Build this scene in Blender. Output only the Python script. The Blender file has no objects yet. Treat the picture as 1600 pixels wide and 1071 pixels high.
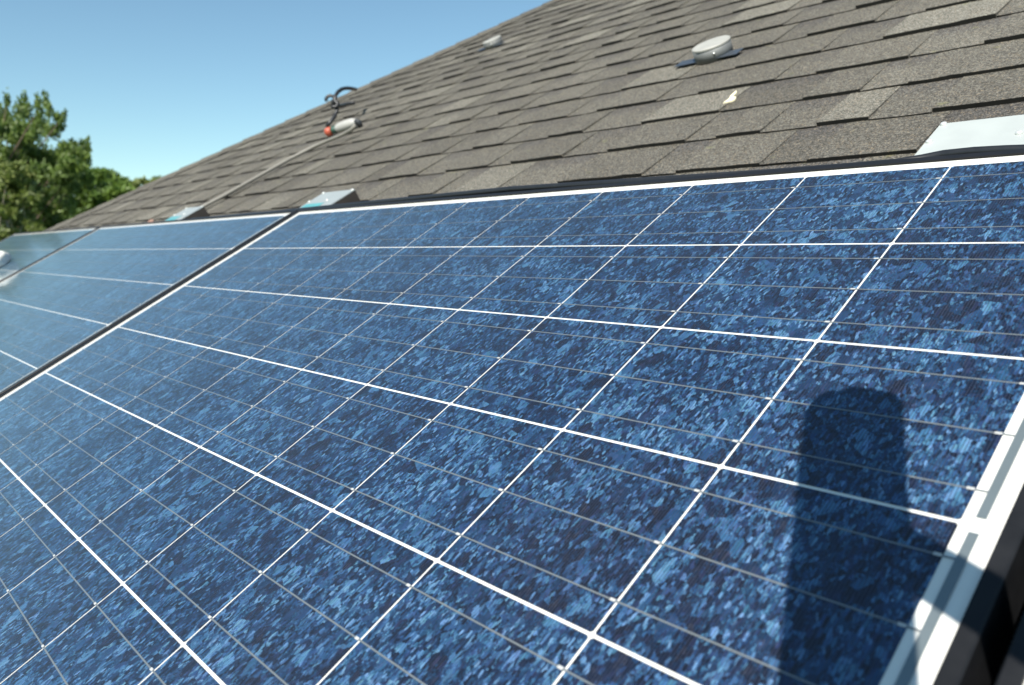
import bpy, bmesh, math, random
import numpy as np
from mathutils import Matrix, Vector

rnd = random.Random(7)
sc = bpy.context.scene
COL = sc.collection

# ------------------------------------------------------------------ frames
THETA = math.radians(30.47)                      # roof pitch
H = 4.2                                          # height of the panel plane's origin above the lawn
M = Matrix.Translation((0, 0, H)) @ Matrix.Rotation(THETA, 4, 'X')   # roof frame -> world
M3 = M.to_3x3()

# ------------------------------------------------------------------ camera
CR = Vector((0.6726, 0.6378, -0.3753)); CD = Vector((0.0849, -0.5703, -0.8170)); CF = Vector((-0.7351, 0.5177, -0.4377))
CPOS = Vector((1.73336, -0.81519, 0.37612))
FPX = 1226.4
cam = bpy.data.cameras.new("camera")
cam.sensor_width = 36.0
cam.lens = 36.0 * FPX / 1600.0
cam.clip_start = 0.02
cam.clip_end = 3000.0
cam.dof.use_dof = True
cam.dof.focus_distance = 0.85
cam.dof.aperture_fstop = 7.1
camo = bpy.data.objects.new("camera", cam); COL.objects.link(camo)
r_ = (M3 @ CR).normalized(); f_ = (M3 @ CF); f_ = (f_ - r_ * f_.dot(r_)).normalized(); u_ = r_.cross(f_)
CW = M @ CPOS
camo.matrix_world = Matrix(((r_.x, u_.x, -f_.x, CW.x), (r_.y, u_.y, -f_.y, CW.y), (r_.z, u_.z, -f_.z, CW.z), (0, 0, 0, 1)))
sc.camera = camo

# ------------------------------------------------------------------ light
S_ROOF = Vector((0.30, -0.20, 0.933)).normalized()
S_W = (M3 @ S_ROOF).normalized()
sun = bpy.data.lights.new("sun", 'SUN'); sun.energy = 5.0; sun.angle = math.radians(0.17); sun.color = (1.0, 0.955, 0.88)
suno = bpy.data.objects.new("sun", sun); COL.objects.link(suno)
suno.rotation_euler = S_W.to_track_quat('Z', 'Y').to_euler()
suno.location = (0, 0, 30)
world = bpy.data.worlds.new("World"); sc.world = world; world.use_nodes = True
wn = world.node_tree.nodes; wl = world.node_tree.links
for n in list(wn): wn.remove(n)
sky = wn.new('ShaderNodeTexSky'); sky.sky_type = 'NISHITA'; sky.sun_disc = False
sky.sun_elevation = math.asin(S_W.z); sky.sun_rotation = math.atan2(S_W.x, S_W.y)
sky.air_density = 1.0; sky.dust_density = 0.0; sky.ozone_density = 1.0
bg = wn.new('ShaderNodeBackground'); bg.inputs['Strength'].default_value = 0.088
wo = wn.new('ShaderNodeOutputWorld')
tint = wn.new('ShaderNodeMix'); tint.data_type = 'RGBA'; tint.blend_type = 'MULTIPLY'; tint.inputs[0].default_value = 1.0
tint.inputs[7].default_value = (0.83, 1.0, 0.96, 1)            # the clear, slightly cyan summer air of the photograph
wl.new(sky.outputs[0], tint.inputs[6]); wl.new(tint.outputs[2], bg.inputs[0]); wl.new(bg.outputs[0], wo.inputs[0])
sc.view_settings.view_transform = 'Standard'; sc.view_settings.look = 'None'
sc.view_settings.exposure = 0.7; sc.view_settings.gamma = 1.0
sc.view_settings.use_curve_mapping = False

def eye(px, py, depth):
    """roof-frame point that lies on the sight line of photo pixel (px,py) at a given depth"""
    return CPOS + depth * (CF + (px - 800) / FPX * CR + (py - 535.5) / FPX * CD)
def hit(px, py, z):
    d = CF + (px - 800) / FPX * CR + (py - 535.5) / FPX * CD
    return CPOS + d * ((z - CPOS.z) / d.z)

# ------------------------------------------------------------------ materials
def new_mat(name):
    m = bpy.data.materials.new(name); m.use_nodes = True
    nt = m.node_tree
    return m, nt, nt.nodes['Principled BSDF']
class NB:
    def __init__(s, nt): s.nt = nt
    def n(s, t, **k):
        o = s.nt.nodes.new(t)
        for a, v in k.items():
            if a.startswith('i_'):
                key = a[2:]
                o.inputs[int(key) if key.isdigit() else key].default_value = v
            else: setattr(o, a, v)
        return o
    def l(s, a, b): s.nt.links.new(a, b)
    def math(s, op, a, b=None, c=None, clamp=False):
        o = s.nt.nodes.new('ShaderNodeMath'); o.operation = op; o.use_clamp = clamp
        for i, v in enumerate((a, b, c)):
            if v is None: continue
            if isinstance(v, (int, float)): o.inputs[i].default_value = v
            else: s.l(v, o.inputs[i])
        return o.outputs[0]
    def mix(s, fac, a, b, blend='MIX'):
        o = s.nt.nodes.new('ShaderNodeMix'); o.data_type = 'RGBA'; o.blend_type = blend
        for i, v in ((0, fac), (6, a), (7, b)):
            if isinstance(v, (int, float)): o.inputs[i].default_value = v
            elif isinstance(v, tuple): o.inputs[i].default_value = v if len(v) == 4 else (*v, 1)
            else: s.l(v, o.inputs[i])
        return o.outputs[2]
    def ramp(s, fac, stops, interp='LINEAR'):
        o = s.nt.nodes.new('ShaderNodeValToRGB'); o.color_ramp.interpolation = interp
        e = o.color_ramp.elements
        while len(e) < len(stops): e.new(0.5)
        for x, (p, c) in zip(e, stops): x.position = p; x.color = (*c, 1)
        s.l(fac, o.inputs[0]); return o.outputs[0]

def simple(name, col, rough=0.5, metal=0.0, noise=0.0, nscale=40.0, bump=0.0, coat=0.0, spec=0.5):
    m, nt, p = new_mat(name); b = NB(nt)
    p.inputs['Roughness'].default_value = rough; p.inputs['Metallic'].default_value = metal
    p.inputs['Specular IOR Level'].default_value = spec
    p.inputs['Coat Weight'].default_value = coat
    if coat: p.inputs['Coat Roughness'].default_value = 0.1
    tc = b.n('ShaderNodeTexCoord')
    ns = b.n('ShaderNodeTexNoise', i_Scale=nscale, i_Detail=5.0)
    b.l(tc.outputs['Object'], ns.inputs['Vector'])
    c = b.mix(ns.outputs[0], tuple(x * (1 - noise) for x in col), tuple(min(1, x * (1 + noise)) for x in col))
    b.l(c, p.inputs['Base Color'])
    r = b.math('MULTIPLY_ADD', ns.outputs[0], 0.25, rough - 0.125, clamp=True); b.l(r, p.inputs['Roughness'])
    if bump:
        bp = b.n('ShaderNodeBump', i_Strength=bump, i_Distance=0.002); b.l(ns.outputs[0], bp.inputs['Height']); b.l(bp.outputs[0], p.inputs['Normal'])
    return m

GLASS_ROUGH = 0.085
GLASS_IOR = 1.52
def glass_dust(b, tc):
    """thin uneven film of dust and dried drops on the module glass, in module space"""
    n1 = b.n('ShaderNodeTexNoise', i_Scale=7.0, i_Detail=6.0, i_Roughness=0.65); b.l(tc, n1.inputs['Vector'])
    return n1.outputs[0]

def cell_material():
    m, nt, p = new_mat("polycrystalline_silicon"); b = NB(nt)
    tc = b.n('ShaderNodeTexCoord'); oi = b.n('ShaderNodeObjectInfo'); geo = b.n('ShaderNodeNewGeometry')
    off = b.n('ShaderNodeVectorMath', operation='SCALE'); off.inputs[0].default_value = (37.1, 91.7, 13.3); b.l(oi.outputs['Random'], off.inputs['Scale'])
    add = b.n('ShaderNodeVectorMath', operation='ADD'); b.l(tc.outputs['Object'], add.inputs[0]); b.l(off.outputs[0], add.inputs[1])
    # jagged boundaries
    def warp(scale, amt, src):
        nz = b.n('ShaderNodeTexNoise', i_Scale=scale, i_Detail=3.0); b.l(src, nz.inputs['Vector'])
        s1 = b.n('ShaderNodeVectorMath', operation='SUBTRACT'); b.l(nz.outputs['Color'], s1.inputs[0]); s1.inputs[1].default_value = (.5, .5, .5)
        s2 = b.n('ShaderNodeVectorMath', operation='SCALE'); b.l(s1.outputs[0], s2.inputs[0]); s2.inputs['Scale'].default_value = amt
        s3 = b.n('ShaderNodeVectorMath', operation='ADD'); b.l(src, s3.inputs[0]); b.l(s2.outputs[0], s3.inputs[1]); return s3.outputs[0]
    w = warp(300.0, 0.0022, add.outputs[0])
    def grains(rot, sx, sy, rnd_=1.0):
        mp = b.n('ShaderNodeMapping'); mp.inputs['Rotation'].default_value = (0, 0, rot); mp.inputs['Scale'].default_value = (sx, sy, 1)
        b.l(w, mp.inputs['Vector'])
        v = b.n('ShaderNodeTexVoronoi', voronoi_dimensions='2D', i_Scale=1.0); v.inputs['Randomness'].default_value = rnd_
        b.l(mp.outputs[0], v.inputs['Vector'])
        s = b.n('ShaderNodeSeparateColor'); b.l(v.outputs['Color'], s.inputs[0]); return s.outputs, v.outputs['Color']
    def fm(f, x, y):
        o = b.n('ShaderNodeMix'); o.data_type = 'FLOAT'
        for i, v in ((0, f), (2, x), (3, y)): b.l(v, o.inputs[i])
        return o.outputs[0]
    big, bigc = grains(-0.3, 105, 72)
    A, Ac = grains(0.2, 470, 175); B, Bc = grains(-0.8, 490, 190); Cc, Ccc = grains(1.25, 420, 210); D, Dc = grains(-0.2, 950, 640)
    selAB = b.math('GREATER_THAN', big[0], 0.5); selC = b.math('GREATER_THAN', big[1], 0.6)
    g = fm(selC, fm(selAB, A[0], B[0]), Cc[0])
    tilt = b.mix(selC, b.mix(selAB, Ac, Bc), Ccc)
    # some large crystals stay whole, others break up into small ones
    whole = b.math('GREATER_THAN', big[2], 0.76)
    g = fm(whole, g, big[0])
    small = b.math('GREATER_THAN', A[1], 0.60)
    g = fm(small, g, b.math('ADD', b.math('MULTIPLY', g, 0.45), b.math('MULTIPLY', D[1], 0.55)))
    ns = b.n('ShaderNodeTexNoise', i_Scale=14.0, i_Detail=2.0); b.l(add.outputs[0], ns.inputs['Vector'])
    g = b.math('ADD', g, b.math('MULTIPLY', b.math('SUBTRACT', ns.outputs[0], 0.5), 0.55))
    g = b.math('ADD', g, b.math('MULTIPLY', b.math('SUBTRACT', oi.outputs['Random'], 0.5), 0.10))
    col = b.ramp(g, [(0.0, (0.002, 0.003, 0.010)), (0.26, (0.003, 0.007, 0.022)), (0.46, (0.0055, 0.023, 0.065)), (0.64, (0.0125, 0.054, 0.136)), (0.84, (0.040, 0.130, 0.252)), (1.0, (0.088, 0.215, 0.36))])
    vi = b.math('GREATER_THAN', A[2], 0.88)
    col = b.mix(b.math('MULTIPLY', vi, 0.3), col, (0.026, 0.034, 0.095))
    hue = b.mix(0.18, (1, 1, 1), tilt); hs = b.n('ShaderNodeVectorMath', operation='SCALE'); b.l(hue, hs.inputs[0]); hs.inputs['Scale'].default_value = 1.02
    col = b.mix(1.0, col, hs.outputs[0], 'MULTIPLY')
    # silver finger lines across the busbars
    sx = b.n('ShaderNodeSeparateXYZ'); b.l(tc.outputs['Object'], sx.inputs[0])
    fr = b.math('FRACT', b.math('MULTIPLY', sx.outputs[0], 1 / 0.0023))
    fing = b.math('LESS_THAN', fr, 0.30)
    col = b.mix(b.math('MULTIPLY', fing, 0.75), col, (0.024, 0.031, 0.058))
    # dust film and dried water marks on the glass
    d1 = b.n('ShaderNodeTexNoise', i_Scale=4.5, i_Detail=7.0, i_Roughness=0.68); b.l(geo.outputs['Position'], d1.inputs['Vector'])
    d2 = b.n('ShaderNodeTexVoronoi', i_Scale=38.0, feature='DISTANCE_TO_EDGE'); b.l(geo.outputs['Position'], d2.inputs['Vector'])
    d3 = b.n('ShaderNodeTexVoronoi', i_Scale=260.0); b.l(geo.outputs['Position'], d3.inputs['Vector'])
    dust = b.n('ShaderNodeMapRange'); b.l(d1.outputs[0], dust.inputs[0]); dust.inputs[1].default_value = 0.38; dust.inputs[2].default_value = 0.75; dust.inputs[4].default_value = 0.014
    speck = b.math('MULTIPLY', b.math('LESS_THAN', d3.outputs['Distance'], 0.09), 0.07)
    col = b.mix(b.math('ADD', dust.outputs[0], speck), col, (0.42, 0.42, 0.40))
    p.inputs['Sheen Weight'].default_value = 0.75; p.inputs['Sheen Roughness'].default_value = 0.26; p.inputs['Sheen Tint'].default_value = (0.80, 0.95, 1.0, 1)   # fine dust, its tinted sheen also standing in for pale sky reflection at grazing angles
    cr = b.n('ShaderNodeMapRange'); b.l(d1.outputs[0], cr.inputs[0]); cr.inputs[1].default_value = 0.35; cr.inputs[2].default_value = 0.7; cr.inputs[3].default_value = GLASS_ROUGH * .75; cr.inputs[4].default_value = GLASS_ROUGH * 1.5
    b.l(cr.outputs[0], p.inputs['Coat Roughness'])
    b.l(col, p.inputs['Base Color'])
    p.inputs['Roughness'].default_value = 0.6; p.inputs['Specular IOR Level'].default_value = 0.15; p.inputs['Metallic'].default_value = 0.12
    # every crystal is etched at its own tilt, so it catches the light differently
    t1 = b.n('ShaderNodeVectorMath', operation='SUBTRACT'); b.l(tilt, t1.inputs[0]); t1.inputs[1].default_value = (.5, .5, .5)
    t2 = b.n('ShaderNodeVectorMath', operation='MULTIPLY'); b.l(t1.outputs[0], t2.inputs[0]); t2.inputs[1].default_value = (.7, .7, 0)
    t3 = b.n('ShaderNodeVectorMath', operation='ADD'); b.l(t2.outputs[0], t3.inputs[0]); b.l(geo.outputs['Normal'], t3.inputs[1])
    t4 = b.n('ShaderNodeVectorMath', operation='NORMALIZE'); b.l(t3.outputs[0], t4.inputs[0]); b.l(t4.outputs[0], p.inputs['Normal'])
    p.inputs['Coat Weight'].default_value = 1.0; p.inputs['Coat IOR'].default_value = GLASS_IOR
    return m
def laminate(name, col, rough=0.6, metal=0.0, wobble=0.04):
    m, nt, p = new_mat(name); b = NB(nt)
    tc = b.n('ShaderNodeTexCoord'); ns = b.n('ShaderNodeTexNoise', i_Scale=60.0, i_Detail=4.0); b.l(tc.outputs['Object'], ns.inputs['Vector'])
    c = b.mix(ns.outputs[0], tuple(x * (1 - wobble) for x in col), col); b.l(c, p.inputs['Base Color'])
    p.inputs['Roughness'].default_value = rough; p.inputs['Metallic'].default_value = metal
    p.inputs['Coat Weight'].default_value = 1.0; p.inputs['Coat Roughness'].default_value = GLASS_ROUGH; p.inputs['Coat IOR'].default_value = GLASS_IOR
    return m

def shingle_material():
    m, nt, p = new_mat("asphalt_shingle_granules"); b = NB(nt)
    at = b.n('ShaderNodeVertexColor', layer_name="tone"); s = b.n('ShaderNodeSeparateColor'); b.l(at.outputs['Color'], s.inputs[0])
    tone, vv, band = s.outputs
    geo = b.n('ShaderNodeTexCoord')
    base = b.ramp(tone, [(0.0, (0.071, 0.066, 0.056)), (0.35, (0.094, 0.088, 0.074)), (0.7, (0.110, 0.103, 0.086)), (1.0, (0.150, 0.142, 0.118))])
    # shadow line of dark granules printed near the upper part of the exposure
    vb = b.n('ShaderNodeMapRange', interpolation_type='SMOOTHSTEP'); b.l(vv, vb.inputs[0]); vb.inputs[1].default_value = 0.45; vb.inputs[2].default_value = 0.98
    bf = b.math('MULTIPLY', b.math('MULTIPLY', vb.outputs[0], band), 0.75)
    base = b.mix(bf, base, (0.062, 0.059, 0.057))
    # granules
    v1 = b.n('ShaderNodeTexVoronoi', i_Scale=520.0); b.l(geo.outputs['Object'], v1.inputs['Vector'])
    sv = b.n('ShaderNodeSeparateColor'); b.l(v1.outputs['Color'], sv.inputs[0])
    gm = b.math('MULTIPLY_ADD', b.math('POWER', sv.outputs[0], 2.0), 1.55, 0.45)
    n2 = b.n('ShaderNodeTexNoise', i_Scale=130.0, i_Detail=6.0, i_Roughness=0.8); b.l(geo.outputs['Object'], n2.inputs['Vector'])
    gm = b.math('MULTIPLY', gm, b.math('MULTIPLY_ADD', n2.outputs[0], 1.5, 0.28))
    n3 = b.n('ShaderNodeTexNoise', i_Scale=1.6, i_Detail=5.0, i_Roughness=0.6); b.l(geo.outputs['Object'], n3.inputs['Vector'])
    gm = b.math('MULTIPLY', gm, b.math('MULTIPLY_ADD', n3.outputs[0], 0.5, 0.75))
    cc = b.n('ShaderNodeCombineColor'); [b.l(gm, cc.inputs[i]) for i in range(3)]
    col = b.mix(1.0, base, cc.outputs[0], 'MULTIPLY')
    # sparse brown and pale granules
    br = b.math('GREATER_THAN', sv.outputs[1], 0.93); col = b.mix(b.math('MULTIPLY', br, 0.5), col, (0.30, 0.23, 0.15))
    # lichen specks
    n4 = b.n('ShaderNodeTexNoise', i_Scale=28.0, i_Detail=2.0); b.l(geo.outputs['Object'], n4.inputs['Vector'])
    li = b.n('ShaderNodeMapRange'); b.l(n4.outputs[0], li.inputs[0]); li.inputs[1].default_value = 0.70; li.inputs[2].default_value = 0.78
    col = b.mix(b.math('MULTIPLY', li.outputs[0], 0.35), col, (0.20, 0.20, 0.08))
    b.l(col, p.inputs['Base Color']); p.inputs['Roughness'].default_value = 0.9; p.inputs['Specular IOR Level'].default_value = 0.25
    bp = b.n('ShaderNodeBump', i_Strength=0.55, i_Distance=0.0015); b.l(b.math('ADD', sv.outputs[2], n2.outputs[0]), bp.inputs['Height']); b.l(bp.outputs[0], p.inputs['Normal'])
    return m

def leaf_material(name, dark, light):
    m, nt, p = new_mat(name); b = NB(nt)
    at = b.n('ShaderNodeVertexColor', layer_name="tone"); s = b.n('ShaderNodeSeparateColor'); b.l(at.outputs['Color'], s.inputs[0])
    col = b.ramp(s.outputs[0], [(0.0, dark), (1.0, light)])
    b.l(col, p.inputs['Base Color']); p.inputs['Roughness'].default_value = 0.55
    tr = b.n('ShaderNodeBsdfTranslucent'); b.l(b.mix(0.5, col, (0.16, 0.24, 0.03)), tr.inputs['Color'])
    mx = b.n('ShaderNodeMixShader'); mx.inputs[0].default_value = 0.36
    out = nt.nodes['Material Output']; b.l(p.outputs[0], mx.inputs[1]); b.l(tr.outputs[0], mx.inputs[2]); b.l(mx.outputs[0], out.inputs[0])
    return m

MAT = dict(
    cell=cell_material(),
    white=laminate("white_backsheet", (0.70, 0.69, 0.645)),
    ribbon=laminate("tinned_ribbon", (0.20, 0.24, 0.25), 0.45, 0.5, 0.15),
    busbar=laminate("tinned_busbar", (0.165, 0.185, 0.195), 0.5, 0.3, 0.15),
    solder=laminate("solder_tab", (0.48, 0.48, 0.46), 0.4, 0.1),
    frame=simple("black_anodised_aluminium", (0.009, 0.0095, 0.011), 0.5, 0.0, 0.35, 60, 0, 0, 0.3),
    shingle=shingle_material(),
    butt=simple("asphalt_cut_edge", (0.020, 0.018, 0.015), 0.9, 0, 0.6, 90),
    deck=simple("roof_underlay", (0.03, 0.028, 0.026), 0.9),
    galv=simple("galvanised_steel", (0.15, 0.155, 0.152), 0.6, 0.2, 0.3, 25, 0.1),
    inner=simple("hollow_shade_steel", (0.045, 0.038, 0.033), 0.6, 0.2, 0.3, 30),  # flanges coloured dark for the shade inside the open bracket box
    bracket=simple("mill_aluminium_sheet", (0.36, 0.395, 0.39), 0.5, 0.35, 0.10, 18, 0.1),
    pale=simple("angle_lit_aluminium_sheet", (0.43, 0.46, 0.44), 0.5, 0.2, 0.10, 18, 0.1),  # same sheet as the other brackets, paler to paint in its brighter light angle
    lid=simple("dull_white_metal", (0.36, 0.355, 0.32), 0.55, 0.1, 0.2, 30),
    flash=simple("bluish_lead_flashing", (0.06, 0.072, 0.088), 0.35, 0.3, 0.3, 30),
    teal=simple("teal_protective_film", (0.09, 0.30, 0.31), 0.35, 0, 0.15, 30),
    bright=simple("bright_screw", (0.8, 0.8, 0.76), 0.3, 0.5),
    black=simple("black_rubber", (0.014, 0.015, 0.017), 0.4, 0, 0.3, 60),
    rail=simple("dark_steel_rail", (0.03, 0.033, 0.037), 0.45, 0.3, 0.3, 30),
    cond=simple("grey_pvc_conduit", (0.19, 0.18, 0.155), 0.55, 0, 0.18, 30),
    condw=simple("pale_grey_fitting", (0.36, 0.355, 0.33), 0.5, 0, 0.15, 30),
    red=simple("orange_red_plastic", (0.42, 0.085, 0.045), 0.45, 0, 0.12, 30),
    green=simple("dark_green_plastic", (0.03, 0.08, 0.06), 0.4, 0, 0.2, 30),
    cream=simple("cream_scrap", (0.80, 0.72, 0.50), 0.8, 0, 0.12, 80),
    rust=simple("reddish_brown_scrap", (0.26, 0.15, 0.105), 0.7, 0, 0.3, 60),
    lump_white=simple("reflection_white", (0.78, 0.76, 0.68), 0.9, 0, 0.08, 40),  # colour of the lump that stands in for a reflection
    siding=simple("cream_siding", (0.62, 0.60, 0.54), 0.7, 0, 0.08, 8),
    trim=simple("white_trim_paint", (0.75, 0.75, 0.73), 0.5, 0, 0.05, 12),
    bark=simple("grey_brown_bark", (0.14, 0.105, 0.075), 0.9, 0, 0.5, 14, 0.5),
    palebark=simple("pale_bark", (0.30, 0.26, 0.19), 0.9, 0, 0.4, 14, 0.5),
)
def lawn_material():
    m, nt, p = new_mat("lawn_grass"); b = NB(nt)
    tc = b.n('ShaderNodeTexCoord')
    n1 = b.n('ShaderNodeTexNoise', i_Scale=0.12, i_Detail=6.0); n2 = b.n('ShaderNodeTexNoise', i_Scale=9.0, i_Detail=8.0, i_Roughness=0.7)
    b.l(tc.outputs['Object'], n1.inputs['Vector']); b.l(tc.outputs['Object'], n2.inputs['Vector'])
    f = b.math('ADD', b.math('MULTIPLY', n1.outputs[0], 0.5), b.math('MULTIPLY', n2.outputs[0], 0.5))
    b.l(b.ramp(f, [(0.3, (0.035, 0.06, 0.015)), (0.7, (0.10, 0.14, 0.035))]), p.inputs['Base Color']); p.inputs['Roughness'].default_value = 0.95
    return m
MAT['lawn'] = lawn_material()

# ------------------------------------------------------------------ mesh helpers
class MB:
    def __init__(s): s.v = []; s.f = []; s.mi = []; s.col = []
    def face(s, pts, mi=0, cols=None):
        i = len(s.v); s.v += [tuple(p) for p in pts]; s.f.append(tuple(range(i, i + len(pts)))); s.mi.append(mi)
        s.col.append(cols)
    def box(s, x0, x1, y0, y1, z0, z1, mi=0, T=None):
        c = [(x0, y0, z0), (x1, y0, z0), (x1, y1, z0), (x0, y1, z0), (x0, y0, z1), (x1, y0, z1), (x1, y1, z1), (x0, y1, z1)]
        if T is not None: c = [tuple(T @ Vector(p)) for p in c]
        for q in ((0, 3, 2, 1), (4, 5, 6, 7), (0, 1, 5, 4), (1, 2, 6, 5), (2, 3, 7, 6), (3, 0, 4, 7)): s.face([c[k] for k in q], mi)
    def tube(s, pts, rad, n=10, mi=0, caps=True):
        pts = [Vector(p) for p in pts]; rad = rad if isinstance(rad, (list, tuple)) else [rad] * len(pts)
        i0 = len(s.v); prev = None
        for k, p in enumerate(pts):
            t = (pts[min(k + 1, len(pts) - 1)] - pts[max(k - 1, 0)]).normalized()
            if prev is None: a = t.orthogonal().normalized()
            else: a = (prev - t * prev.dot(t)).normalized()
            prev = a; bb = t.cross(a)
            for j in range(n):
                an = 2 * math.pi * j / n; s.v.append(tuple(p + (a * math.cos(an) + bb * math.sin(an)) * rad[k]))
        for k in range(len(pts) - 1):
            for j in range(n):
                s.f.append((i0 + k * n + j, i0 + k * n + (j + 1) % n, i0 + (k + 1) * n + (j + 1) % n, i0 + (k + 1) * n + j)); s.mi.append(mi); s.col.append(None)
        if caps:
            s.f.append(tuple(i0 + j for j in reversed(range(n)))); s.mi.append(mi); s.col.append(None)
            s.f.append(tuple(i0 + (len(pts) - 1) * n + j for j in range(n))); s.mi.append(mi); s.col.append(None)
    def lathe(s, prof, n=32, mi=0, T=None):
        """profile of (radius, z) about the z axis; ends are closed"""
        i0 = len(s.v); T = T or Matrix.Identity(4)
        for r, z in prof:
            for j in range(n):
                an = 2 * math.pi * j / n; s.v.append(tuple(T @ Vector((r * math.cos(an), r * math.sin(an), z))))
        for k in range(len(prof) - 1):
            for j in range(n):
                s.f.append((i0 + k * n + j, i0 + k * n + (j + 1) % n, i0 + (k + 1) * n + (j + 1) % n, i0 + (k + 1) * n + j)); s.mi.append(mi); s.col.append(None)
        s.f.append(tuple(i0 + j for j in reversed(range(n)))); s.mi.append(mi); s.col.append(None)
        s.f.append(tuple(i0 + (len(prof) - 1) * n + j for j in range(n))); s.mi.append(mi); s.col.append(None)
    def build(s, name, mats, parent=None, smooth=False, link=True, bevel=0.0):
        me = bpy.data.meshes.new(name); me.from_pydata(s.v, [], s.f)
        for m in (mats if isinstance(mats, (list, tuple)) else [mats]): me.materials.append(m)
        me.polygons.foreach_set('material_index', s.mi)
        if smooth: me.polygons.foreach_set('use_smooth', [True] * len(s.f))
        if any(c is not None for c in s.col):
            ca = me.color_attributes.new("tone", 'FLOAT_COLOR', 'CORNER'); arr = []
            for f, c in zip(s.f, s.col):
                for k in range(len(f)): arr += (c[k] if c else (0.5, 0.2, 0.0, 1.0))
            ca.data.foreach_set('color', arr)
        me.update()
        o = bpy.data.objects.new(name, me)
        if link: COL.objects.link(o)
        if parent: o.parent = parent
        if bevel:
            bv = o.modifiers.new("bevel", 'BEVEL'); bv.width = bevel; bv.segments = 2; bv.limit_method = 'ANGLE'
        return o
def tag(o, label=None, cat=None, group=None, kind=None):
    for k, v in (('label', label), ('category', cat), ('group', group), ('kind', kind)):
        if v: o[k] = v
    return o
def thing(name, loc, label, cat, group=None, roof=True):
    o = bpy.data.objects.new(name, None); COL.objects.link(o); o.empty_display_size = 0.1
    o.matrix_world = (M @ Matrix.Translation(loc)) if roof else Matrix.Translation(loc)
    return tag(o, label, cat, group)
def place(o, loc=(0, 0, 0)):
    o.matrix_world = M @ Matrix.Translation(loc); return o
def copy_tree(o, parent=None):
    c = o.copy(); COL.objects.link(c)
    if parent: c.parent = parent
    for ch in list(o.children): copy_tree(ch, c)
    return c

# ------------------------------------------------------------------ ground
g = MB(); g.face([(-900, -900, 0), (900, -900, 0), (900, 900, 0), (-900, 900, 0)])
tag(g.build('lawn', MAT['lawn']), kind='structure')

# ------------------------------------------------------------------ house
ZR = -0.105                                       # roof deck surface in the roof frame
EXPO = 0.143
Y0 = 0.27
HIP_A = Vector((-3.733, 0.25, 0)); HIP_S = 0.7727
def hip_x(y): return HIP_A.x + HIP_S * (y - HIP_A.y)
K0, K1 = -13, 47
EAVE = Y0 + K0 * EXPO; RIDGE = Y0 + K1 * EXPO
XR = 8.6
def hip_xr(y): return XR - HIP_S * (y - EAVE)
house = thing('house', (0, 0, 0), 'house whose pitched grey-brown shingle roof carries the solar panels', 'house')

mb = MB()
def shingle(x0, x1, x0t, x1t, y, h, tone, band, lift0, lift1):
    """one tab: butt at y, height h, its head tucked under the course above"""
    yt = y + EXPO + 0.03; ym = y + EXPO
    z0 = ZR + h
    def z(yy, l): return z0 + l + (ZR + 0.0006 - z0 - l) * (yy - y) / (yt - y)
    a = (x0, y + rnd.uniform(-.0015, .0015), z0 + lift0); b_ = (x1, y + rnd.uniform(-.0015, .0015), z0 + lift1)
    c = (x1t, yt, ZR + 0.0006); d = (x0t, yt, ZR + 0.0006)
    vm = 1.21
    zb = ZR - 0.004
    n = max(2, int((x1 - x0) / .035)) if y < 3.2 else 1
    fr = [a] + [(a[0] + (b_[0] - a[0]) * i / n + rnd.uniform(-.006, .006), a[1] + (b_[1] - a[1]) * i / n + rnd.uniform(-.0016, .0016), a[2] + (b_[2] - a[2]) * i / n + rnd.uniform(-.0008, .0008)) for i in range(1, n)] + [b_]
    bk = [(d[0] + (c[0] - d[0]) * i / n, d[1], d[2]) for i in range(n + 1)]
    for i in range(n):
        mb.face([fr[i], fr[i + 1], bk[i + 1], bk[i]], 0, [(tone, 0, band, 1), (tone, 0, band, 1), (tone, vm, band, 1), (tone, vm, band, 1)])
        mb.face([(fr[i][0], fr[i][1] + .002, zb), (fr[i + 1][0], fr[i + 1][1] + .002, zb), fr[i + 1], fr[i]], 1)
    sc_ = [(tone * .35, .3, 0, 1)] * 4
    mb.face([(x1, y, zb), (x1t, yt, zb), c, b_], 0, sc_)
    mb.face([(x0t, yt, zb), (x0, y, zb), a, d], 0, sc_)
for k in range(K0, K1):
    y = Y0 + k * EXPO
    xl = hip_x(y) - 0.02; xlt = hip_x(y + EXPO + .03) - 0.02; xr = hip_xr(y); xrt = hip_xr(y + EXPO + .03)
    x = xl; tooth = rnd.random() < 0.5; ph = rnd.uniform(0, 6.28); wv = rnd.uniform(.5, 1.0)
    while x < xr - 0.02:
        w = rnd.uniform(0.085, 0.22) if tooth else rnd.uniform(0.07, 0.19)
        x1 = min(x + w, xr)
        t = rnd.random()
        if tooth: tone = rnd.choice([0.35, 0.5, 0.55, 0.6, 0.65, 0.95]) + rnd.uniform(-.08, .08); h = rnd.uniform(0.0078, 0.0100); band = rnd.choice([0, 0, 0, .25])
        else: tone = rnd.choice([0.12, 0.3, 0.4, 0.5, 0.55, 0.8]) + rnd.uniform(-.08, .08); h = rnd.uniform(0.0045, 0.0055); band = rnd.choice([.55, .8, 1, 1])
        if tooth and rnd.random() < 0.15: h += rnd.uniform(0.001, 0.003)
        l0, l1 = rnd.uniform(-.0006, .0006), rnd.uniform(-.0006, .0006)
        e = 0.0008 if tooth else -0.001
        shingle(x + e * -1, x1 + e, max(x, xlt) if x > xl else xlt, min(x1, xrt) if x1 < xr else xrt, y + .0032 * wv * math.sin(x * 3.1 + ph) + rnd.uniform(-.0022, .0022), h, min(1, max(0, tone)), band, l0, l1)
        x = x1; tooth = not tooth
roof = mb.build('roof', [MAT['shingle'], MAT['butt']], house)
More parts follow.
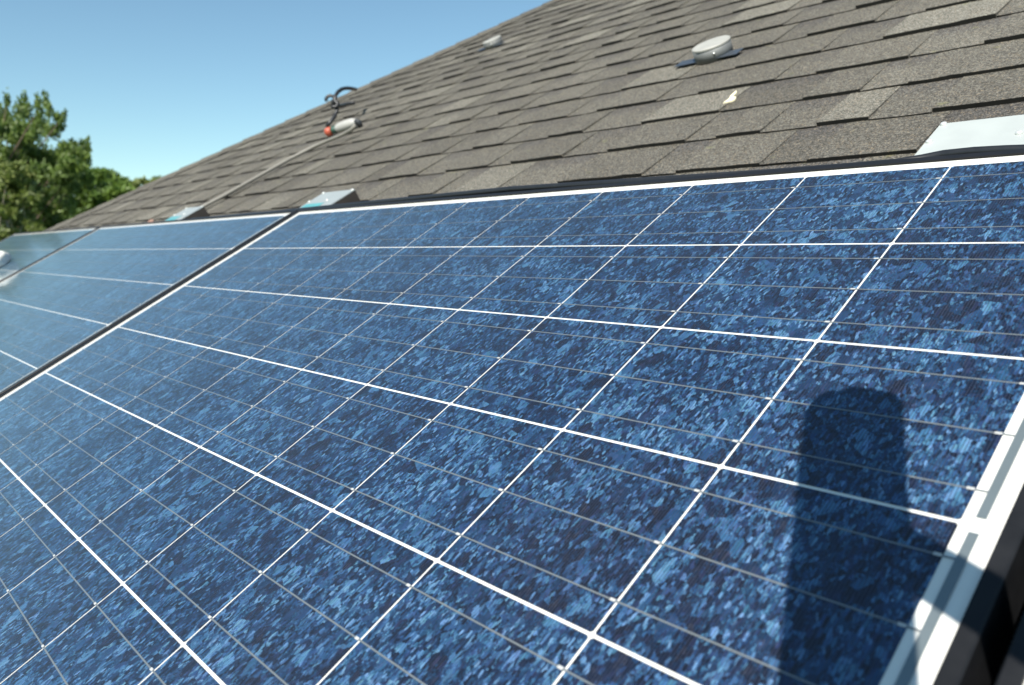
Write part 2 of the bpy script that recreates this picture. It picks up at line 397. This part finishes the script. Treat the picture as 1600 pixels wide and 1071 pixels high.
# hidden deck and the other slopes
dk = MB()
za = ZR - 0.006
def hp(x, y): return Vector((x, y, za))
A_, B_, C_, D_ = hp(hip_x(EAVE), EAVE), hp(XR, EAVE), hp(hip_xr(RIDGE), RIDGE), hp(hip_x(RIDGE), RIDGE)
dk.face([A_ - Vector((0, 0, .004)), B_ - Vector((0, 0, .004)), C_ - Vector((0, 0, .004)), D_ - Vector((0, 0, .004))])
Mi = M.inverted()
Aw, Bw, Cw, Dw = [M @ p for p in (A_, B_, C_, D_)]
back = 2 * Dw.y - Aw.y
Aw2, Bw2 = Vector((Aw.x, back, Aw.z)), Vector((Bw.x, back, Bw.z))
dk.build('roof_deck', MAT['deck'], house)
for nm, poly in (('side_roof', (Aw2, Aw, Dw)), ('side_roof', (Bw, Bw2, Cw)), ('back_roof', (Bw2, Aw2, Dw, Cw))):
    q = MB(); q.face([Mi @ p for p in poly], 0, [(0.5, 0.2, 0, 1)] * len(poly)); q.build(nm, MAT['shingle'], house)
# hip caps: bent overlapping pieces down the hip
hc = MB()
hd = Vector((HIP_S, 1, 0)).normalized(); hn_r = Vector((1, -HIP_S, 0)).normalized()
side_dir = (Mi.to_3x3() @ ((Aw2 - Aw).normalized()))           # eave direction of the side slope, in the roof frame
side_n = (Mi.to_3x3() @ ((Dw - Aw).cross(Aw2 - Aw))).normalized()
if (M3 @ side_n).z < 0: side_n = -side_n
hn_l = hd.cross(side_n)
if hn_l.dot(hn_r) > 0: hn_l = -hn_l
L = (RIDGE - EAVE) / hd.y; s0 = 0.0; base = Vector((hip_x(EAVE), EAVE, ZR))
up = Vector((0, 0, 1))
while s0 < L:
    e = 0.14; w = 0.13 + rnd.uniform(-.006, .006); tn = rnd.uniform(0.15, 0.75)
    h0, h1 = 0.0145 + rnd.uniform(0, .0015), 0.0095
    pts = []
    for s_, h_ in ((s0, h0), (s0 + e + .04, h1)):
        o = base + hd * s_
        pts.append([o + hn_l * w + side_n * (h_ * .8), o + up * (h_ + .003), o + hn_r * w + up * (h_ * .7)])
    cs = [(tn, 0.1, 0, 1)] * 4
    for j in range(2):
        hc.face([pts[0][j], pts[0][j + 1], pts[1][j + 1], pts[1][j]], 0, cs)
        hc.face([pts[0][j] - up * .02, pts[0][j + 1] - up * .02, pts[0][j + 1], pts[0][j]], 1)
    hc.face([pts[0][2] - up * .02, pts[1][2] - up * .02, pts[1][2], pts[0][2]], 1)
    s0 += e
hc.build('hip_cap', [MAT['shingle'], MAT['butt']], house)
# walls, fascia, soffit (hidden from the photo's viewpoint)
wl_ = MB(); ov = 0.42
wx0, wx1, wy0, wy1 = Aw.x + ov, Bw.x - ov, Aw.y + ov, back - ov; zt = Aw.z - 0.02
wlm = MB(); wlm.box(wx0, wx1, wy0, wy1, 0, zt, 0, Mi); wlm.build('wall', MAT['siding'], house)
fs = MB(); fs.box(Aw.x + .01, Bw.x - .01, Aw.y + .012, Aw.y + .034, Aw.z - .19, Aw.z - .004, 0, Mi); fs.box(Aw.x + .01, Aw.x + .03, Aw.y + .036, back - .01, Aw.z - .19, Aw.z - .03, 0, Mi)
fs.build('fascia', MAT['trim'], house)
sf = MB(); sf.box(Aw.x + .04, Bw.x - .01, Aw.y + .04, back - .05, Aw.z - .20, Aw.z - .185, 0, Mi); sf.build('soffit', MAT['trim'], house)
gt = MB(); gx0, gx1 = Aw.x, Bw.x
for (ya, yb, zl, zh) in ((Aw.y - .10, Aw.y - .095, Aw.z - .12, Aw.z - .02), (Aw.y - .095, Aw.y + .005, Aw.z - .12, Aw.z - .115), (Aw.y + .005, Aw.y + .010, Aw.z - .12, Aw.z - .02)):
    gt.box(gx0, gx1, ya, yb, zl, zh, 0, Mi)
gt.build('gutter', MAT['trim'], house)

# ------------------------------------------------------------------ solar panels
PU, PV = 0.1585, 0.1591           # cell pitch
CWX, CWY = 0.1567, 0.1566         # cell size
WX0, WX1, WY1, WY0 = -0.021, 1.606, 0.013, -6 * PV - 0.013
FW = 0.0100                       # frame lip
PITCH = 1.660
def make_panel():
    t = thing('solar_panel', (0, 0, 0), 'x', 'solar panel', 'solar panels in a row along the roof')
    # frame: black lip on top, 40 mm deep
    fr = MB(); x0, x1, y0, y1 = WX0, WX1, WY0, WY1
    zt, zi, zb = 0.0015, -0.002, -0.042
    ox0, ox1, oy0, oy1 = x0 - FW, x1 + FW, y0 - FW, y1 + FW
    I = [(x0, y0), (x1, y0), (x1, y1), (x0, y1)]; O = [(ox0, oy0), (ox1, oy0), (ox1, oy1), (ox0, oy1)]
    c = 0.0012
    O2 = [(ox0 + c, oy0 + c), (ox1 - c, oy0 + c), (ox1 - c, oy1 - c), (ox0 + c, oy1 - c)]
    F2 = [(ox0 + .028, oy0 + .028), (ox1 - .028, oy0 + .028), (ox1 - .028, oy1 - .028), (ox0 + .028, oy1 - .028)]
    for k in range(4):
        j = (k + 1) % 4
        P = lambda Q, i, z: (Q[i][0], Q[i][1], z)
        fr.face([P(O2, k, zt), P(O2, j, zt), P(I, j, zt), P(I, k, zt)])
        fr.face([P(O, k, zt - c), P(O, j, zt - c), P(O2, j, zt), P(O2, k, zt)])
        fr.face([P(O, k, zb), P(O, j, zb), P(O, j, zt - c), P(O, k, zt - c)])
        fr.face([P(I, k, zt), P(I, j, zt), P(I, j, zi), P(I, k, zi)])
        fr.face([P(O, j, zb), P(O, k, zb), P(F2, k, zb), P(F2, j, zb)])
    fr.build('frame', MAT['frame'], t)
    bs = MB(); bs.box(x0 - .004, x1 + .004, y0 - .004, y1 + .004, -.0075, -.0012); bs.build('backsheet', MAT['white'], t)
    # cells with clipped corners
    cm = MB(); hx, hy, ch = CWX / 2, CWY / 2, 0.0016
    cm.face([(-hx + ch, -hy, 0), (hx - ch, -hy, 0), (hx, -hy + ch, 0), (hx, hy - ch, 0), (hx - ch, hy, 0), (-hx + ch, hy, 0), (-hx, hy - ch, 0), (-hx, -hy + ch, 0)])
    c0 = cm.build('solar_cell', MAT['cell'], t)
    first = True
    for j in range(6):
        for i in range(10):
            o = c0 if first else c0.copy()
            if not first: COL.objects.link(o); o.parent = t
            first = False
            o.location = ((i + .5) * PU, -(j + .5) * PV, -0.0009)
    # busbars: three per row, running through the cells with bright solder at each gap
    bm_ = MB(); w = 0.00068
    bm_.face([(-.006, -w, 0), (10 * PU + .006, -w, 0), (10 * PU + .006, w, 0), (-.006, w, 0)], 0)
    for i in range(11):
        xg = i * PU
        for a, b_ in ((xg - .0058, xg - .0014),):
            ww = 0.00110
            bm_.face([(a, -ww, .0002), (b_, -ww, .0002), (b_, ww, .0002), (a, ww, .0002)], 1)
    b0 = bm_.build('busbar', [MAT['busbar'], MAT['solder']], t); first = True
    for j in range(6):
        for q in (-1, 0, 1):
            o = b0 if first else b0.copy()
            if not first: COL.objects.link(o); o.parent = t
            first = False
            o.location = (0, -(j + .5) * PV + q * 0.052, -0.0007)
    # cross ribbons joining the strings at both ends
    def rib(x, ya, yb):
        q = MB(); q.face([(x, ya, 0), (x + .0056, ya, 0), (x + .0056, yb, 0), (x, yb, 0)]); o = q.build('cross_ribbon', MAT['ribbon'], t); o.location = (0, 0, -0.0004)
    e = 0.006
    for ya, yb in ((-1, 0), (-3, -1), (-5, -3), (-6, -5)): rib(1.5905, ya * PV + e, yb * PV - e)
    # junction box underneath
    jb = MB(); jb.box(.74, .86, -.14, -.04, -.034, -.0085); jb.build('junction_box', MAT['black'], t)
    return t
panel = make_panel()
panel['label'] = 'large near solar panel of blue cells with a dark cast shadow across it'
for n_, lab in ((-1, 'middle solar panel reflecting pale sky, between the large near panel and the farthest one'),
                (-2, 'farthest solar panel at the left edge, grey-green with reflected trees'),
                (1, 'solar panel beyond the right edge, only its black frame in the bottom right corner')):
    c = copy_tree(panel); c.matrix_world = M @ Matrix.Translation((PITCH * n_, 0, 0)); c['label'] = lab

# mounting rails under the panels
def rail(y, lab):
    q = MB(); q.box(-3.45, 3.35, -.018, .018, -.040, -.001)
    o = q.build('mounting_rail', MAT['rail']); place(o, (0, y, -.0425)); tag(o, lab, 'rail', 'rails under the solar panels')
rail(-0.20, 'dark metal rail under the panels nearer the ridge, glimpsed in the gap'); rail(-0.76, 'dark metal rail under the panels nearer the eave, glimpsed in the gap')

# ------------------------------------------------------------------ bracket boxes along the top edge
def bracket(x, lab, film=True):
    t = thing('roof_bracket', (x, 0, 0), lab, 'bracket', 'metal roof brackets above the panels')
    zt, zb, w, ya, yb = -.060, ZR + .004, 0.172, 0.02, 0.262
    q = MB()
    q.box(0, w, ya, yb, zt - .0025, zt)                       # folded top sheet
    q.build('top_plate', MAT['bracket' if film else 'pale'], t)
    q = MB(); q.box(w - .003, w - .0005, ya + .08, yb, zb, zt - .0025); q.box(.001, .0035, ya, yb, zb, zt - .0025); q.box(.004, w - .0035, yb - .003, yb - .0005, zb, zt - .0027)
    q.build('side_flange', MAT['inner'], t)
    if film: q = MB(); q.box(.012, w * .66, .145, .190, zt + .0001, zt + .0008); q.build('film_strip', MAT['teal'], t)
    for px, py in ((.005, .258), (.005, .205), (w - .007, .258), (w * .62, .205)):
        q = MB(); q.lathe([(.0042, 0), (.0042, .002), (.0025, .0032)], 12); o = q.build('screw', MAT['bright'], t, True); o.location = (px, py, zt)
    return t
bracket(-0.343, 'small metal bracket with teal film at the top left corner of the near panel')
bracket(-1.420, 'small metal bracket where the conduit meets the middle panel')
bracket(1.322, 'pale metal bracket at the right edge above the near panel, under a black cable', False)

# black cable bulging over the right bracket
q = MB(); pts = [hit(x, y, z) for x, y, z in ((300, 344, -.012), (440, 331.5, -.012), (600, 315.5, -.012), (800, 296, -.013), (1000, 283.5, -.014), (1200, 271, -.016), (1330, 261.5, -.019), (1400, 255.5, -.022), (1440, 249, -.025), (1475, 242, -.022), (1520, 237.5, -.02), (1570, 235, -.02), (1640, 233, -.02), (1800, 238, -.025), (2000, 250, -.04))]
q.tube(pts, .0056, 10); o = q.build('cable', MAT['black'], None, True); place(o); tag(o, 'long black cable along the top of the panels, bulging over the right bracket', 'cable')

# ------------------------------------------------------------------ roof vents
def vent(x, y, lab):
    t = thing('roof_vent', (x, y, ZR), lab, 'vent', 'round roof vents')
    q = MB(); q.lathe([(.0485, .002), (.0485, .037)], 48); o = q.build('pipe', MAT['galv'], t, True)
    q = MB(); q.lathe([(.0492, .0355), (.0492, .0390), (.0475, .0405), (.02, .041), (.012, .040), (.0001, .040)], 48); q.build('cap', MAT['lid'], t, False)
    q = MB(); q.box(-.098, .086, -.040, .0, .0100, .0116); q.build('flashing', MAT['flash'], t)
    q = MB(); q.lathe([(.003, 0), (.003, .002), (.001, .003)], 10, 0, Matrix.Translation((.028, -.0395, .024)) @ Matrix.Rotation(math.radians(90), 4, 'X')); q.build('screw', MAT['bright'], t, True)
    return t
p1 = hit(1117, 92, ZR); p2 = hit(773, 74, ZR)
vent(p1.x, p1.y, 'round grey metal roof vent with pale cap, the nearer and larger one')
vent(p2.x, p2.y, 'small far roof vent with pale cap just below the hip edge')

# ------------------------------------------------------------------ conduit, its fitting and the loose cable
zc = ZR + .020
q = MB(); pts = [hit(x, y, z) for x, y, z in ((303, 331, zc), (325, 319, zc), (350, 306, zc), (400, 278, zc), (450, 250, zc), (490, 229.5, zc), (515, 219, zc + .004), (535, 211, zc + .010), (549, 203, zc + .02), (555, 197, zc + .03))]
q.tube(pts, .0075, 10); o = q.build('conduit', MAT['cond'], None, True); place(o); tag(o, 'thin grey conduit running up the shingles from the far bracket', 'conduit')
# rounded conduit body
a, b_ = hit(525, 202, ZR + .032), hit(557, 191, ZR + .032)
t = thing('conduit_fitting', (0, 0, 0), 'pale grey rounded conduit fitting lying on the shingles, with an orange-red plug beside it', 'conduit fitting')
q = MB(); d = (b_ - a)
q.tube([a, a + d * .06, a + d * .2, a + d * .5, a + d * .8, a + d * .94, b_], [.010, .017, .021, .023, .022, .017, .009], 16); q.build('body', MAT['condw'], t, True)
q = MB(); q.tube([b_ - d * .03, b_ + d * .06, b_ + d * .08 - Vector((0, 0, .03))], [.012, .014, .011], 12); q.build('end_cap', MAT['rail'], t, True)
q = MB(); c0 = a - d * .05; c1 = a - d * .33
q.tube([a, c0, c0 * .5 + c1 * .5], [.012, .017, .014], 12); q.build('gland', MAT['green'], t, True)
q = MB(); c2 = a - d * .36
q.lathe([(.005, -.020), (.014, -.017), (.0195, -.008), (.020, .003), (.016, .013), (.008, .018)], 20, 0, Matrix.Translation(c2)); q.build('plug', MAT['red'], t, True)
# black cable rising from the plug and looping over the hip
D0 = (Vector(c2) - CPOS).dot(CF)
pts = [eye(x, y, D0 + dz) for x, y, dz in ((510, 199, 0), (516, 191, 0), (523, 182, .02), (526.5, 174, .03), (526, 166, .03), (523, 158, .03), (524, 150, .04), (528, 144, .05), (534, 139.5, .08), (541, 138, .12), (548, 138.5, .16), (556, 140, .3))]
t = thing('loose_cable', (0, 0, 0), 'black cable rising from the orange-red plug and looping over the hip edge', 'cable')
q = MB(); q.tube(pts, .0085, 8); q.build('wire', MAT['black'], t, True)
q = MB(); pts = [eye(x, y, D0 + .04) for x, y in ((521, 165), (519, 160), (522, 155), (521, 151), (516, 149.5), (512, 151), (509, 155), (510, 158))]; q.tube(pts, .0075, 8); q.build('wire', MAT['black'], t, True)
q = MB(); pts = [eye(x, y, D0 + .02) for x, y in ((518, 166), (522, 168), (526, 167), (528, 163), (525, 159), (520, 160))]; q.tube(pts, .009, 8); q.build('knot', MAT['black'], t, True)
q = MB(); pts = [hit(x, y, ZR + .016) for x, y in ((527, 166.5), (540, 163.5), (553, 160.5))]; q.tube(pts, .009, 8); o = q.build('rod', MAT['black'], None, True); place(o); tag(o, 'short dark rod lying on the shingles beside the loose cable', 'rod')

# ------------------------------------------------------------------ small scraps
def scrap(pix, z, hgt, name, mat, lab, cat):
    q = MB(); top = [hit(x, y, z + hgt) for x, y in pix]; n = len(top)
    bot = [Vector((p.x, p.y, z)) for p in top]
    q.face(top); q.face(list(reversed(bot)))
    for i in range(n): q.face([bot[i], bot[(i + 1) % n], top[(i + 1) % n], top[i]])
    o = q.build(name, mat); place(o); tag(o, lab, cat)
scrap([(1129.5, 161), (1134, 157.5), (1138, 155), (1141, 150), (1144.5, 146.5), (1150.5, 141.5), (1151, 143.5), (1146, 149), (1145, 151.5), (1150, 151), (1148, 155), (1142, 158), (1136, 159.5)], ZR + .006, .0035, 'paper_scrap', MAT['cream'], 'small cream scrap lying on a dark shingle below the nearer vent', 'scrap')
scrap([(229, 350), (232, 345), (237, 342.5), (240, 344), (239, 348.5), (235, 350.5)], ZR + .006, .012, 'leaf_scrap', MAT['rust'], 'tiny reddish brown scrap on the roof above the middle panel', 'scrap')
# white lump added in place of a bright reflection in the far panel
bm2 = bmesh.new(); bmesh.ops.create_icosphere(bm2, subdivisions=4, radius=1.0)
for v in bm2.verts:
    c = v.co.copy(); k = 1 + .07 * math.sin(5 * c.x + 2 * c.y) * math.cos(4 * c.z + c.x) + .04 * math.sin(9 * c.y + 3 * c.z)
    v.co = Vector((c.x * .068 * k, c.y * .068 * k, max(-.022, c.z * .046 * k)))
me = bpy.data.meshes.new('reflection_lump'); bm2.to_mesh(me); bm2.free(); me.materials.append(MAT['lump_white'])
for p in me.polygons: p.use_smooth = True
o = bpy.data.objects.new('reflection_lump', me); COL.objects.link(o); bp_ = hit(-5, 419, 0); place(o, (bp_.x, bp_.y, .0236)); tag(o, 'white rounded lump standing in for a blurred reflection on the farthest panel at the left edge', 'reflection stand-in')

# ------------------------------------------------------------------ unseen pole shape added behind the viewpoint to cast the near panel's shadow
UPR = Vector((0, math.sin(THETA), math.cos(THETA)))
ax0 = Vector((1.928, -1.494, 0))
t = thing('shadow_caster', (0, 0, 0), 'unseen grey pole shape with a head and an arm, added to cast the shadow on the near panel', 'shadow caster')
base_s = -(M @ ax0).z
tip = ax0 + UPR * (1.396 / UPR.z)
q = MB(); q.tube([ax0 + UPR * base_s, tip - UPR * .09], .033, 24); q.build('pole', MAT['galv'], t, True)
q = MB(); dv = UPR.cross(Vector((1, 0, 0)))
prof = [(-.0345, -.10), (.0345, -.10), (.0345, -.012), (.031, -.002), (.024, .002), (-.006, .003), (-.010, -.004), (-.022, -.009), (-.030, -.018), (-.0345, -.032)]
F = [tip + Vector((1, 0, 0)) * (x * .94) + UPR * (z - .006) - dv * .007 for x, z in prof]; B2 = [p + dv * .014 for p in F]
q.face(F); q.face(list(reversed(B2)))
for i in range(len(prof)): q.face([F[i], B2[i], B2[(i + 1) % len(prof)], F[(i + 1) % len(prof)]])
q.build('caster_head', MAT['galv'], t, False)
q = MB(); s0 = Vector((1.935, -.7655, 1.2392)); q.tube([s0, s0 + Vector((.26, -.099, 0))], .0185, 16); q.build('caster_arm', MAT['galv'], t, True)

# ------------------------------------------------------------------ trees
def Wp(px, py, depth): return M @ eye(px, py, depth)
def foliage(clumps, leaf, dens, seed, vert=0.0):
    """leaf-sized faces spread through ellipsoidal clumps: (centre, rx, rz, tone)"""
    rg = np.random.default_rng(seed); P = []; T = []; S = []
    for c, rx, rz, tone in clumps:
        n = max(30, int(dens * rx * rx * (rz / rx) ** .5))
        d = rg.normal(size=(n, 3)); d /= np.linalg.norm(d, axis=1)[:, None]
        r = rg.random(n) ** 0.45
        q = d * r[:, None] * np.array([rx, rx, rz]) * (1 + rg.normal(size=(n, 1)) * .18)
        P.append(q + np.array(c)); T.append(np.clip(tone + rg.normal(size=n) * .16, 0, 1)); S.append(leaf * rg.uniform(.6, 1.35, n))
    P = np.vstack(P); T = np.concatenate(T); S = np.concatenate(S); n = len(P)
    a = rg.normal(size=(n, 3)); a[:, 2] += vert * 1.5; a /= np.linalg.norm(a, axis=1)[:, None]
    b_ = rg.normal(size=(n, 3)); b_ -= a * (a * b_).sum(1)[:, None]; b_ /= np.linalg.norm(b_, axis=1)[:, None]
    a *= S[:, None]; b_ *= (S * .42)[:, None]
    V = np.stack([P - a, P + b_, P + a, P - b_], 1).reshape(-1, 3)
    me = bpy.data.meshes.new('crown'); me.vertices.add(4 * n); me.vertices.foreach_set('co', V.ravel())
    me.loops.add(4 * n); me.loops.foreach_set('vertex_index', np.arange(4 * n)); me.polygons.add(n); me.polygons.foreach_set('loop_start', np.arange(0, 4 * n, 4)); me.polygons.foreach_set('loop_total', np.full(n, 4))
    ca = me.color_attributes.new("tone", 'FLOAT_COLOR', 'CORNER'); c4 = np.ones((4 * n, 4)); c4[:, 0] = np.repeat(T, 4); ca.data.foreach_set('color', c4.ravel())
    me.update(calc_edges=True); return me
LEAF = dict(a=leaf_material('leaf_green', (0.055, 0.098, 0.025), (0.20, 0.28, 0.058)), b=leaf_material('leaf_mid_green', (0.052, 0.102, 0.022), (0.175, 0.27, 0.048)), c=leaf_material('leaf_yellow_green', (0.075, 0.11, 0.025), (0.21, 0.245, 0.065)))
def tree(base, clumps, leaf, dens, mat, bark, lab, seed, trunk_r, group, vert=0.0):
    rr = random.Random(seed)
    t = thing('tree', base, lab, 'tree', group, roof=False); B = Vector(base)
    me = foliage([(Vector(c) - B, rx, rz, tn) for c, rx, rz, tn in clumps], leaf, dens, seed, vert); me.materials.append(LEAF[mat])
    o = bpy.data.objects.new('crown', me); COL.objects.link(o); o.parent = t
    cs = [Vector(c) - B for c, *_ in clumps]; zlo = min(c.z for c in cs); ztop = max(c.z for c in cs)
    cx = sum(c.x for c in cs) / len(cs); cy = sum(c.y for c in cs) / len(cs)
    q = MB(); tp = []
    for k in range(9):
        u = k / 8; tp.append(Vector((cx * u + rr.uniform(-.12, .12) * (k > 0), cy * u + rr.uniform(-.12, .12) * (k > 0), -0.05 + (zlo * .3 + ztop * .6) * u)))
    q.tube(tp, [trunk_r * (1.25 - 1.05 * k / 8) for k in range(9)], 9)
    for i, c in enumerate(cs):
        if i % 6 and len(cs) > 24: continue
        j = max(1, min(7, int(8 * max(0, (c.z - 1.2)) / max(.1, (zlo * .3 + ztop * .6)))))
        a = tp[j]; mid = a.lerp(c, .55) + Vector((rr.uniform(-.2, .2), rr.uniform(-.2, .2), -.12 * (c - a).length))
        q.tube([a, a.lerp(mid, .5), mid, mid.lerp(c, .6), c], [trunk_r * .26, trunk_r * .18, trunk_r * .11, trunk_r * .06, trunk_r * .02], 6)
    q.build('trunk', bark, t, True); return t
G_TREES = 'trees beyond the house'
def pix_clumps(lst, depth, spread, seed):
    rr = random.Random(seed); out = []
    for x, y, rx, ry, tone in lst:
        dd = depth + rr.uniform(-spread, spread); s = dd / FPX
        out.append((Wp(x, y, dd), rx * s, ry * s, tone))
    return out
rr = random.Random(3)
# tall tree with upright shoots
lst = [(11, 160, 5, 22, .55), (3, 178, 9, 20, .5), (38, 158, 5, 16, .6), (30, 172, 8, 20, .55), (44, 180, 7, 22, .5), (70, 158, 5, 18, .6), (60, 172, 7, 22, .55), (77, 175, 6, 18, .6), (58, 152, 3, 12, .6), (20, 195, 13, 18, .45), (62, 196, 13, 18, .5),
       (88, 182, 6, 8, .6), (97, 185, 6, 9, .6), (102, 178, 3, 7, .6), (94, 198, 7, 10, .55), (82, 205, 12, 14, .5), (100, 228, 10, 9, .6), (114, 226, 7, 10, .6), (128, 225, 6, 10, .6), (138, 222, 4, 9, .6), (134, 233, 8, 7, .6), (118, 240, 13, 11, .55), (104, 250, 14, 13, .5)]
for i in range(190):
    y = rr.uniform(198, 480); x = rr.uniform(-260, 88 + (28 if y > 235 else 0)); lst.append((x, y, rr.uniform(12, 24), rr.uniform(10, 20), rr.uniform(.1, .85)))
for i in range(22): lst.append((rr.uniform(95, 140), rr.uniform(240, 285), rr.uniform(8, 13), rr.uniform(8, 12), rr.uniform(.3, .8)))
for i in range(70): lst.append((rr.uniform(-80, 115), rr.uniform(280, 430), rr.uniform(12, 20), rr.uniform(10, 17), rr.uniform(.05, .5)))
for i in range(40):
    x = rr.uniform(-260, 0); lst.append((x, rr.uniform(150, 215) + abs(x + 40) * .12, rr.uniform(6, 13), rr.uniform(13, 24), rr.uniform(.3, .6)))
D = 17.0; b0 = Wp(-45, 400, D)
tree((b0.x, b0.y, 0), pix_clumps(lst, D, 1.7, 5), .052, 8200, 'a', MAT['bark'], 'tall dark green tree with upright shoots at the left edge', 11, .26, G_TREES, 1.0)
# pale yellow-green small tree in front
lst = []
for i in range(34): lst.append((rr.uniform(-40, 48), rr.uniform(246, 310), rr.uniform(9, 14), rr.uniform(7, 11), rr.uniform(.45, .95)))
for i in range(30): lst.append((rr.uniform(-60, 75), rr.uniform(305, 400), rr.uniform(9, 15), rr.uniform(7, 11), rr.uniform(.2, .6)))
b0 = Wp(26, 400, 14.2)
tree((b0.x, b0.y, 0), pix_clumps(lst, 14.2, .6, 6), .06, 5200, 'c', MAT['palebark'], 'small yellow-green tree with a pale stem in front of the tall dark tree', 12, .10, G_TREES)
# rounded bushy tree next to the hip
lst = []
for i in range(130):
    x = rr.uniform(70, 205); top = 262 + max(0, x - 172) * .75 + max(0, 118 - x) * .25
    y = rr.uniform(top + 10, 400); lst.append((x, y, rr.uniform(8, 16), rr.uniform(7, 13), rr.uniform(.15, .8)))
for i in range(40): lst.append((rr.uniform(60, 170), rr.uniform(310, 390), rr.uniform(10, 16), rr.uniform(9, 13), rr.uniform(.1, .6)))
for x, y in ((124, 270), (138, 264), (150, 267), (163, 264), (176, 268), (186, 276), (194, 284), (112, 268)): lst.append((x, y + 6, 9, 8, .65))
b0 = Wp(140, 400, 23.0)
tree((b0.x, b0.y, 0), pix_clumps(lst, 23.0, 1.8, 7), .085, 4200, 'b', MAT['bark'], 'rounded mid green tree between the tall dark tree and the hip edge', 13, .22, G_TREES)
# a treetop that just clears the hip
lst = []
for i in range(40): lst.append((rr.uniform(190, 260), rr.uniform(288, 380), rr.uniform(9, 15), rr.uniform(7, 12), rr.uniform(.4, .95)))
for x, y in ((212, 283), (222, 280), (231, 284), (205, 290), (240, 288)): lst.append((x, y + 4, 8, 6, .8))
b0 = Wp(225, 400, 31.0)
tree((b0.x, b0.y, 0), pix_clumps(lst, 31.0, 1.5, 8), .12, 2200, 'c', MAT['bark'], 'distant small treetop just showing over the hip edge', 14, .2, G_TREES)

# the big tree beyond the left edge that darkens the reflections in the panels
lst = []
for i in range(170):
    x = rr.uniform(-760, -270); top = 120 + ((x + 500) / 240) ** 2 * 70
    lst.append((x, rr.uniform(top, 430), rr.uniform(22, 44), rr.uniform(18, 36), rr.uniform(.1, .65)))
b0 = Wp(-500, 400, 19.0)
tree((b0.x, b0.y, 0), pix_clumps(lst, 19.0, 2.0, 9), .12, 1300, 'b', MAT['bark'], 'broad tall tree beyond the left edge, seen reflected in the panels', 15, .3, G_TREES)

sc.render.engine = 'CYCLES'
